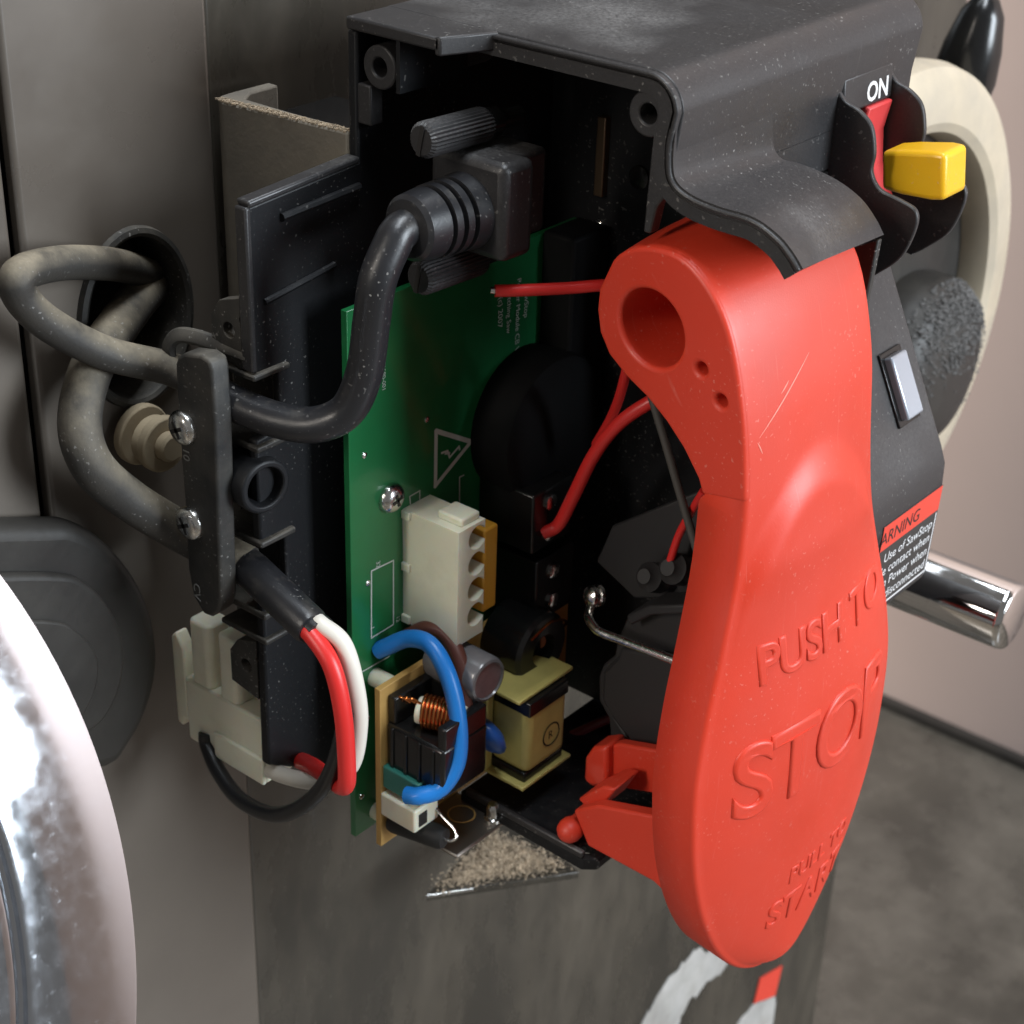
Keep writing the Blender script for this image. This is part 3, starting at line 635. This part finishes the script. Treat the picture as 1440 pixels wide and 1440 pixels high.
# ------------------------------------------------------------------ small power supply board
ps = thing('power_supply_board', 'tan power supply board crowded with parts at the foot of the green board', 'circuit board', (17, 45, -138))
XT = 17.6
MB().box((XT-1.6, 16.8, -138), (XT, 84, -94.6)).build('board', tan, ps, bevel=.12)
for y, z in ((20, -97.5), (20, -135)):
    MB().lathe([(2.2, 0), (2.2, XT-1.6-XB)], (XB, y+3, z), (1, 0, 0), 14).build('standoff', nylon, ps)
# common mode choke: black bobbin, ivory core, copper winding
ck = MB().box((XT, 18.6, -117.2), (XT+17, 33.5, -104)).build('choke_bobbin', blackgloss, ps, bevel=.8)
MB().box((XT, 19.2, -104), (XT+2.4, 33, -97)).build('bobbin_flange', blackgloss, ck, bevel=.4)
MB().box((XT+14.6, 19.2, -104.2), (XT+17, 33, -98.5)).build('bobbin_flange', blackgloss, ck, bevel=.4)
MB().box((XT+2, 31, -104.2), (XT+15, 33, -97.5)).build('bobbin_flange', blackgloss, ck, bevel=.4)
for k in range(4): MB().box((XT+1.5+k*4, 18.2, -116.6), (XT+2.5+k*4, 18.8, -104.6)).build('bobbin_rib', blackgloss, ck, bevel=.2)
c0, c1 = V(XT+5.2, 23.5, -100.6), V(XT+15.4, 27.5, -100.8)
MB().tube([c0, c1], 3.1, 20).build('core', nylon, ck, bevel=.4)
for k in range(9):
    c = c0.lerp(c1, .16+k*.085); a = (c1-c0).normalized(); u, w_, _ = frame(a+V(0, .1, .05))
    MB().tube([c+(u*math.cos(t*math.pi/10)+w_*math.sin(t*math.pi/10))*3.6 for t in range(21)], .46, 8, False).build('winding', copper, ck)
for k in range(3):
    a = c0+V(-.5+k, -2+k*.6, 2.6); MB().tube(spline([a, a+V(-2, -1, 1.1), a+V(-4, -.4, -1.4)], 5), .3, 6).build('winding_tail', copper, ck)
MB().box((XT, 17.4, -121.2), (XT+11, 24, -115.2)).build('teal_film_capacitor', teal, ps, bevel=.4)
tm = MB().box((XT, 16.6, -128.6), (XT+10.5, 24.6, -122.4)).build('terminal_housing', nylon, ps, bevel=.5)
MB().box((XT+9.8, 18, -127.4), (XT+10.7, 20.6, -124)).build('wire_entry', ink, tm)
# black sleeved resistor with bent lead
r0, r1 = at(545, 1140, 'X', XT+1.2), at(620, 1170, 'Y', 20.5)
r0 = V(XT+.6, 19.6, -131.6); r1 = V(XT+14.6, 22.2, -131.0)
rs = MB().tube([r0, r0.lerp(r1, .08), r0.lerp(r1, .92), r1], [2.4, 2.8, 2.8, 2.3], 20).build('sleeved_resistor', mat('heat_shrink', (.012, .012, .012), .6, bump=.2), ps)
dd = (r1-r0).normalized()
MB().tube(spline([r1-dd*.5, r1+dd*1.6, r1+dd*2.6+V(0, .6, 1.0), r1+dd*1.4+V(-.2, 1.5, 2.4), r1-dd*3+V(0, 2.4, 4.4), r1-dd*7+V(0, 3, 8)], 6), .38, 8).build('bent_lead', steel, rs)
for k in range(3):
    p = V(XT+.3, 21+k*2.4, -136+k*.8); MB().tube([p, p+V(3+k*.8, 1.5, -.4)], .3, 6).build('lead', steel, ps)
# electrolytic capacitor in grey clear sleeve, blue disc, transformer, rear coil
ec = at(681, 950, 'X', XT+13); e0 = V(XT, ec.y-.5, ec.z)
cp_ = MB().lathe([(5.3, 0), (5.5, 1), (5.5, 14.5), (5.1, 15.3), (4.5, 15.5), (4.3, 15.1), (.1, 15.1)], e0, (1, -.05, .02), 36).build('electrolytic_capacitor', sleeveclear, ps)
bd = at(690, 1036, 'X', XT+12)
MB().lathe([(.1, -2.6), (3.2, -2.2), (5.2, -.9), (5.6, 0), (5.2, .9), (3.2, 2.2), (.1, 2.6)], V(XT+11, bd.y, bd.z), (.1, .6, .3), 32).build('blue_disc_capacitor', capblue, ps, angle=70)
for q in (-1.6, 1.6): MB().tube([V(XT, bd.y+q, bd.z-2), V(XT+7, bd.y+q*.5, bd.z-1)], .3, 6).build('lead', steel, ps)
tc = at(748, 1015, 'X', XT+15)
ty, tz = tc.y, tc.z
tr = MB().box((XT+8, ty-7, tz-9.6), (XT+19.5, ty+7.6, tz+9.2)).build('transformer_core', tape, ps, bevel=2.0, seg=4)
MB().box((XT+2, ty-8.2, tz-11.4), (XT+7.8, ty+9, tz+10.6)).build('transformer_bobbin', tape, ps, bevel=.5)
MB().box((XT+7.4, ty-9.2, tz-12), (XT+9.0, ty-6.8, tz+11.4)).build('tape_flap', tape, tr, bevel=.3)
MB().box((XT+3, ty-9.2, tz+10.8), (XT+18.4, ty+10.5, tz+11.8)).build('top_flange', tape, tr, bevel=.3)
MB().box((XT+3, ty-8.8, tz-12.8), (XT+20, ty+9.2, tz-11.8)).build('bottom_flange', tape, tr, bevel=.3)
MB().box((XT+9.0, ty-7.0, tz+6.8), (XT+19.8, ty+7.2, tz+10.6)).build('ferrite', blackgloss, tr, bevel=.3)
MB().box((XT+9.0, ty-7.0, tz-11.7), (XT+18.9, ty+7.2, tz-9.2)).build('ferrite', blackgloss, tr, bevel=.3)
m = MB(); rp = [V(XT+19.5, ty+1.5+2.9*math.cos(k*math.pi/14), tz-2+2.9*math.sin(k*math.pi/14)) for k in range(29)]
stroke(m, rp, .4, (1, 0, 0), .1)
m.build('inspection_stamp', ink, tr, smooth=False)
text_mb('R', 3.0, lambda x, y, h: V(XT+19.62, ty+.4+x, tz-3+y), 0).build('stamp_letter', ink, tr, smooth=False)
cz = at(745, 905, 'X', XT+8)
MB().lathe([(8.5, 0), (9, 1.5), (9, 11), (8.2, 12), (4, 12.2), (3.6, 9), (.1, 9)], V(XT, cz.y, cz.z), (1, 0, 0), 36).build('black_coil', blackgloss, ps)
kc = at(765, 915, 'X', XT+9); MB().box((XT, kc.y-1.5, kc.z-5), (XT+10, kc.y+4, kc.z+5)).build('orange_capacitor', mat('orange_dip', (.38, .10, .04), .4), ps, bevel=1.4, seg=3)
MB().tube(spline([V(XT+13, cz.y-6, cz.z+6), V(XT+14, cz.y, cz.z+8.6), V(XT+13, cz.y+7, cz.z+5), V(XT+10, cz.y+9, cz.z)], 6), .35, 6).build('lead', copper, ps)
# metal bracket with screw under the board
kb_ = at(690, 1128, 'X', XT+12)
mb_ = MB().box((XT-1, kb_.y-16, -138.6), (XT+15.6, kb_.y+2, -137.6)).build('bracket_tab', mat('aged_steel', (.30, .27, .24), .35, .9, dust=.4, dcol=(.2, .17, .13)), ps, bevel=.4)
q = V(XT+13.2, kb_.y-.6, -137.6)
MB().lathe([(2.1, 0), (2.1, 1.0), (1.5, 1.2), (1.5, 4.0), (1.1, 4.8), (.1, 4.9)], q, (0, 0, 1), 20).build('stud', steel, ps)
p = V(XT+6.5, kb_.y-4, -137.55); m = MB(); stroke(m, [p+V(3.2*math.cos(k*math.pi/10), 3.2*math.sin(k*math.pi/10), 0) for k in range(21)], .4, (0, 0, 1), .1)
m.build('stamp_ring', tan, mb_, smooth=False)

# ------------------------------------------------------------------ moulded plug and its cord
pl = thing('moulded_plug', 'black moulded plug and cord curving from housing to the cord clamp', 'plug', at(570, 320, 'X', 25))
e = at(572, 322, 'X', 25)                     # boot end centre
ya = V(.03, 1, -.02).normalized()
MB().lathe([(3.6, -.4), (5.6, 0), (6.4, .8), (6.8, 4.4)]+[q for k in range(3) for q in ((6.9, 5.4+k*2.9), (5.8, 5.6+k*2.9), (5.8, 6.3+k*2.9), (7.1+k*.15, 6.5+k*2.9), (7.2+k*.15, 8.1+k*2.9))]+[(7.6, 14.6), (7.7, 17), (.1, 17)], e, ya, 44).build('boot', rubber, pl, angle=30)
pc = e+ya*20.5
MB().obox(pc+V(.2, 0, 1.2), (V(1, 0, 0), ya, V(0, 0, 1)), (9.6, 4.6, 9.8)).build('plug_body', black, pl, bevel=1.8, seg=3)
MB().obox(pc+V(-2.2, 6.5, 2), (V(1, 0, 0), ya, V(0, 0, 1)), (8.4, 6, 8.6)).build('plug_shoulder', black, pl, bevel=1.2, seg=3)
for (q, X_) in (((592, 198), 22), ((588, 392), 22)):
    t0 = at(*q, 'X', X_); ln_ = 17.5
    tsx = MB(); n = 28; vs_ = []
    for h, f in ((0, .82), (.8, 1), (ln_-1, 1), (ln_, .9)):
        for k in range(n*2):
            a = math.pi*k/n; r_ = 3.5*f*(1 if k % 2 else .93); u, w_, a_ = frame(ya); vs_.append(t0+a_*h+(u*math.cos(a)+w_*math.sin(a))*r_)
    n2 = n*2; tsx.add(vs_, [(i*n2+k, i*n2+(k+1) % n2, (i+1)*n2+(k+1) % n2, (i+1)*n2+k) for i in range(3) for k in range(n2)]+[tuple(range(n2))[::-1], tuple(range(3*n2, 4*n2))])
    th_ = tsx.build('thumbscrew', black, pl, angle=20)
    MB().obox(t0-ya*.05, (V(.2, 0, 1).normalized(), V(1, 0, -.2).normalized(), ya), (3.0, .5, .25)).build('slot', ink, th_)
    MB().lathe([(1.9, ln_-.2), (1.9, ln_+10)], t0, ya, 14).build('shank', blackgloss, th_)
    if q[1] < 300: MB().lathe([(3.0, ln_), (3.0, ln_+3)], t0, ya, 18).build('collar', blackgloss, th_)
c1 = [e+ya*4, e-ya*1.5, at(550, 347, 'X', 25), at(531, 395, 'X', 24.5), at(522, 455, 'X', 23), at(512, 525, 'X', 21), at(488, 577, 'X', 18), at(445, 597, 'X', 13), at(395, 592, 'X', 6), at(340, 572, 'X', -3), at(290, 545, 'X', -12)]
MB().tube(spline(c1, 8), 3.65, 20).build('cord', rubber, pl)
c1b = [at(330, 567, 'X', -4.9), at(310, 556, 'X', -8.3), at(290, 545, 'X', -12), at(240, 519, 'X', -20), at(150, 497, 'X', -25), at(72, 458, 'X', -27), at(30, 418, 'X', -27.5), at(28, 386, 'X', -27.5), at(85, 370, 'X', -32), at(160, 372, 'X', -38), at(205, 385, 'X', -46), at(240, 400, 'X', -62)]
MB().tube(spline(c1b, 8), 3.45, 18).build('dusty_cord', rubberdust, pl)

# second, thicker cord
c2t = thing('mains_cord', 'thick dusty grey cord looping from the cabinet hole to the clamp', 'cord', at(110, 600, 'X', -26))
c2 = [at(235, 385, 'X', -60), at(205, 408, 'X', -46), at(168, 455, 'X', -37), at(128, 520, 'X', -30), at(112, 595, 'X', -26), at(130, 655, 'X', -23.5), at(178, 700, 'X', -22.5), at(245, 742, 'X', -20), at(300, 772, 'X', -13), V(-5, .6, -65)]
MB().tube(spline(c2, 8), 4.4, 20).build('dusty_cord', rubberdust, c2t)
e0, e1 = V(-5.5, .4, -64.6), at(440, 884, 'Y', -3.6)
sv = MB().tube([e0, e0.lerp(e1, .1), e0.lerp(e1, .96), e1], [3.9, 4.1, 4.0, 3.5], 20).build('black_jacket', rubber, c2t)
dv = (e1-e0).normalized()
MB().tube([e1-dv*.6, e1+dv*1.6], [2.9, 2.5], 16).build('jacket_throat', wblack, c2t)
def wire(name, label, pts, r_, mt, grp=None):
    o_ = MB().tube(spline(pts, 10), r_, 14).build(name, mt); tag(o_, label, 'wire', grp); return o_
wire('red_wire', 'red wire dropping from the black cord jacket and doubling back below', [e1+V(-.5, -1.2, -.3)-dv*2, e1+V(1, -1.2, -.6), at(466, 935, 'Y', -5), at(481, 995, 'Y', -5), at(487, 1060, 'Y', -4.5), at(486, 1104, 'Y', -3.5), at(468, 1098, 'Y', 0), at(440, 1078, 'Y', 3), at(415, 1066, 'X', -4), at(385, 1052, 'X', -7), at(350, 1030, 'Y', 9)], 1.95, wred)
wire('white_wire', 'white wire curving from the cord jacket to the ivory connector', [e1+V(.4, 1, 1)-dv*2, e1+V(1.5, 1.0, 1.0), at(482, 905, 'Y', -1), at(499, 960, 'Y', 0), at(505, 1020, 'Y', 1), at(492, 1078, 'Y', 1), at(450, 1098, 'Y', 1), at(398, 1090, 'Y', 2), at(352, 1064, 'Y', 3), at(330, 1036, 'Y', 3), at(326, 1020, 'Y', 3)], 1.9, wwhite)
wire('black_wire', 'black wire hanging in a loop below the ivory connector', [e1+V(0, 2, 0)-dv*2, e1+V(2, 2, 0), at(476, 930, 'Y', 1), at(487, 1000, 'Y', -1.5), at(470, 1075, 'Y', -3), at(440, 1122, 'Y', -4), at(390, 1146, 'Y', -4), at(340, 1126, 'Y', -3), at(308, 1086, 'Y', -1), at(292, 1048, 'Y', 1), at(290, 1030, 'Y', 1.5)], 1.85, wblack)
wire('blue_wire', 'thick blue wire arching from green board to terminal on the tan board', [at(531, 915, 'X', 10.3), at(545, 909, 'X', 12.5), at(575, 898, 'X', 17), at(605, 907, 'X', 23), at(630, 950, 'X', 29), at(644, 1010, 'X', 33), at(643, 1070, 'X', 34.5), at(620, 1108, 'X', 33), at(590, 1119, 'X', 30), at(572, 1118, 'X', 27)], 2.0, wblue)
wire('brown_wire', 'brown wire arching beside the blue wire over the tan board', [at(560, 905, 'X', 10.5), at(578, 892, 'X', 13), at(606, 882, 'X', 18), at(632, 898, 'X', 23), at(650, 940, 'X', 28), at(656, 1000, 'X', 31), at(652, 1060, 'X', 32), at(628, 1090, 'X', 31), at(600, 1112, 'X', 28), at(588, 1118, 'X', 26)], 1.75, wbrown)
rwt = thing('loose_red_wire', 'cut red wire with bare end pointing left above the board print', 'wire', at(700, 408, 'X', 30))
MB().tube(spline([at(696, 409, 'X', 30), at(740, 408, 'X', 34), at(800, 405, 'X', 39), at(850, 401, 'X', 44), at(900, 400, 'X', 48)], 8), 1.25, 14).build('insulation', wred, rwt)
MB().tube([at(689, 408, 'X', 29.5), at(700, 409, 'X', 30.4)], .7, 10).build('bare_end', steel, rwt)
wire('red_lead', 'bright red wire running from the black terminal block up behind the paddle', [at(763, 750, 'X', 26), at(785, 738, 'X', 28.5), at(805, 700, 'X', 32), at(835, 640, 'X', 38), at(870, 596, 'X', 44), at(915, 565, 'X', 50), at(960, 545, 'X', 55)], 1.5, wred)
wire('thin_red_lead', 'dim second red wire crossing behind the bright red one', [at(838, 625, 'X', 32), at(858, 590, 'X', 36), at(872, 555, 'X', 40), at(885, 500, 'X', 44), at(890, 450, 'X', 46)], 1.1, wred)
wire('maroon_lead', 'dark maroon wire behind the yellow transformer', [at(795, 1038, 'X', 24), at(830, 1022, 'X', 29), at(870, 1005, 'X', 34), at(920, 985, 'X', 40)], 1.2, mat('wire_maroon', (.13, .02, .025), .4))
wire('short_red_lead', 'short red wire ending above the black cam plates beside the paddle', [at(942, 790, 'Y', 66), at(955, 752, 'Y', 66), at(975, 715, 'Y', 64), at(990, 690, 'Y', 62)], .9, wred)
wire('thin_black_lead', 'thin dull black strip hanging straight behind the paddle neck', [at(905, 520, 'Y', 62), at(935, 620, 'Y', 62), at(958, 700, 'Y', 62), at(985, 790, 'Y', 62)], .9, mat('dull_strip', (.06, .055, .05), .6))

# ------------------------------------------------------------------ cord clamp bar
cpb = thing('cord_clamp', 'black clamp bar with two cross head screws holding the cords', 'clamp', (-10, -5, -80))
poly = [(at(x, y, 'Y', -8.6).x, at(x, y, 'Y', -8.6).z) for x, y in [(246, 512), (249, 502), (258, 497), (282, 500), (294, 508), (298, 522), (303, 600), (308, 760), (311, 842), (307, 860), (297, 868), (286, 864), (271, 838), (264, 800), (260, 720), (251, 600)]]
MB().prism(poly, 'Y', -8.6, -4.0).build('bar', blackdusty, cpb, bevel=.7, seg=3, angle=50)
for q in ((258, 601), (268, 735)):
    p = at(*q, 'Y', -8.7); dz = V(0, -1, 0)
    s1 = MB().lathe([(3.7, -.3), (3.7, .5), (3.35, 1.15), (2.5, 1.7), (1.4, 1.95), (.1, 2.0)], p, dz, 28).build('screw', steel, cpb)
    for d in (V(.9, 0, .44).normalized(), V(-.44, 0, .9).normalized()):
        MB().obox(p+dz*1.68, (d, dz.cross(d), dz), (1.9, .42, .4)).build('recess', ink, s1)
def bart(txt, x, y, size):
    p = at(x, y, 'Y', -8.65); return text_mb(txt, size, lambda a, b_, h: V(p.x+b_*.9, -8.66-h, p.z-a), .04)
bart('10', 257, 628, 3.0).build('cast_mark', mat('mark_grey', (.22, .22, .21), .6), cpb, smooth=False)
bart('CV', 272, 818, 3.2).build('cast_mark', bpy.data.materials['mark_grey'], cpb, smooth=False)

# ------------------------------------------------------------------ ivory wire connector hanging at the lower left
nc = thing('wire_connector', 'ivory nylon wire connector with latch tabs below the clamp', 'connector', (-15, 6, -122))
MB().box((-29.0, 1, -121.6), (-2.8, 14, -104.4)).build('body', nylon, nc, bevel=.7)
MB().box((-19.4, .2, -121.8), (-3.0, 1.4, -114.6)).build('body_step', nylon, nc, bevel=.5)
for x0, x1 in ((-27.0, -20.2), (-17.6, -11.2)):
    MB().prism([(x0, 2.2), (x0+1, 1.2), (x1-1, 1.2), (x1, 2.2), (x1, 8), (x0, 8)], 'Z', -104.6, -87.6).build('socket_tube', nylon, nc, bevel=.9, seg=3)
MB().prism([(-33.0, -118.6), (-31.2, -119.4), (-30.3, -116.6), (-28.8, -117), (-29.0, -97), (-31.4, -93.2), (-33.2, -95)], 'Y', 1.2, 4.6).build('latch_tab', nylon, nc, bevel=.6)
MB().box((-30.4, 1.6, -107.4), (-27, 4.4, -104.6)).build('latch_bridge', nylon, nc, bevel=.3)

# ------------------------------------------------------------------ bent steel wire and black cam plates
sr = thing('spring_wire', 'bright bent steel wire with screw head reaching behind the paddle', 'spring wire', at(832, 850, 'Y', 60))
MB().tube(spline([at(832, 850, 'Y', 66), at(828, 868, 'Y', 60), at(840, 886, 'Y', 58), at(865, 897, 'Y', 58), at(910, 914, 'Y', 58), at(965, 935, 'Y', 58), at(1000, 948, 'Y', 58)], 8), 1.05, 14).build('wire', steel, sr)
p = at(831, 845, 'Y', 64)
MB().lathe([(2.6, 0), (2.6, .8), (2.1, 1.1), (2.1, 1.8), (2.5, 2.0), (2.4, 2.8), (1.5, 3.6), (.1, 3.9)], p+V(.5, 2.5, .5), (-.4, -1, .2), 20).build('screw_head', steel, sr)
cm = thing('cam_plates', 'matt black plastic cam plates between the board and the paddle', 'cam', at(910, 960, 'Y', 64))
camm = mat('cam_black', (.020, .019, .020), .55, bump=.1, bscale=900)
def plate(px_, y0, y1, name, bev=.5):
    MB().prism([(at(x, y, 'Y', y0).x, at(x, y, 'Y', y0).z) for x, y in px_], 'Y', y0, y1).build(name, camm, cm, bevel=bev)
plate([(848, 945), (868, 925), (872, 912), (985, 930), (985, 1045), (912, 1052), (885, 1042), (862, 1012), (846, 985)], 64, 67, 'lower_cam', .8)
plate([(842, 950), (848, 935), (864, 922), (868, 900), (882, 868), (905, 858), (985, 850), (985, 925), (880, 908), (874, 935), (852, 950), (850, 985), (866, 1012), (888, 1048), (912, 1060), (860, 1060), (856, 1010), (842, 985)], 66, 70, 'cam_back')
plate([(880, 866), (912, 852), (985, 850), (985, 862), (915, 866), (886, 880)], 62, 70, 'cam_ledge')
plate([(838, 790), (892, 842), (930, 842), (985, 830), (985, 690), (860, 740)], 72, 74, 'backing_plate')
for q, r_ in (((912, 820), 3.4), ((945, 808), 3.6)):
    p = at(*q, 'Y', 66); MB().lathe([(r_, -1), (r_, 3), (r_*.6, 4), (r_*.5, 5), (.1, 5)], p+V(0, 3, 0), (-.1, -1, .5), 24).build('pivot_cap', camm, cm)

for o in list(bpy.data.objects):
    if '_b' in o: del o['_b']
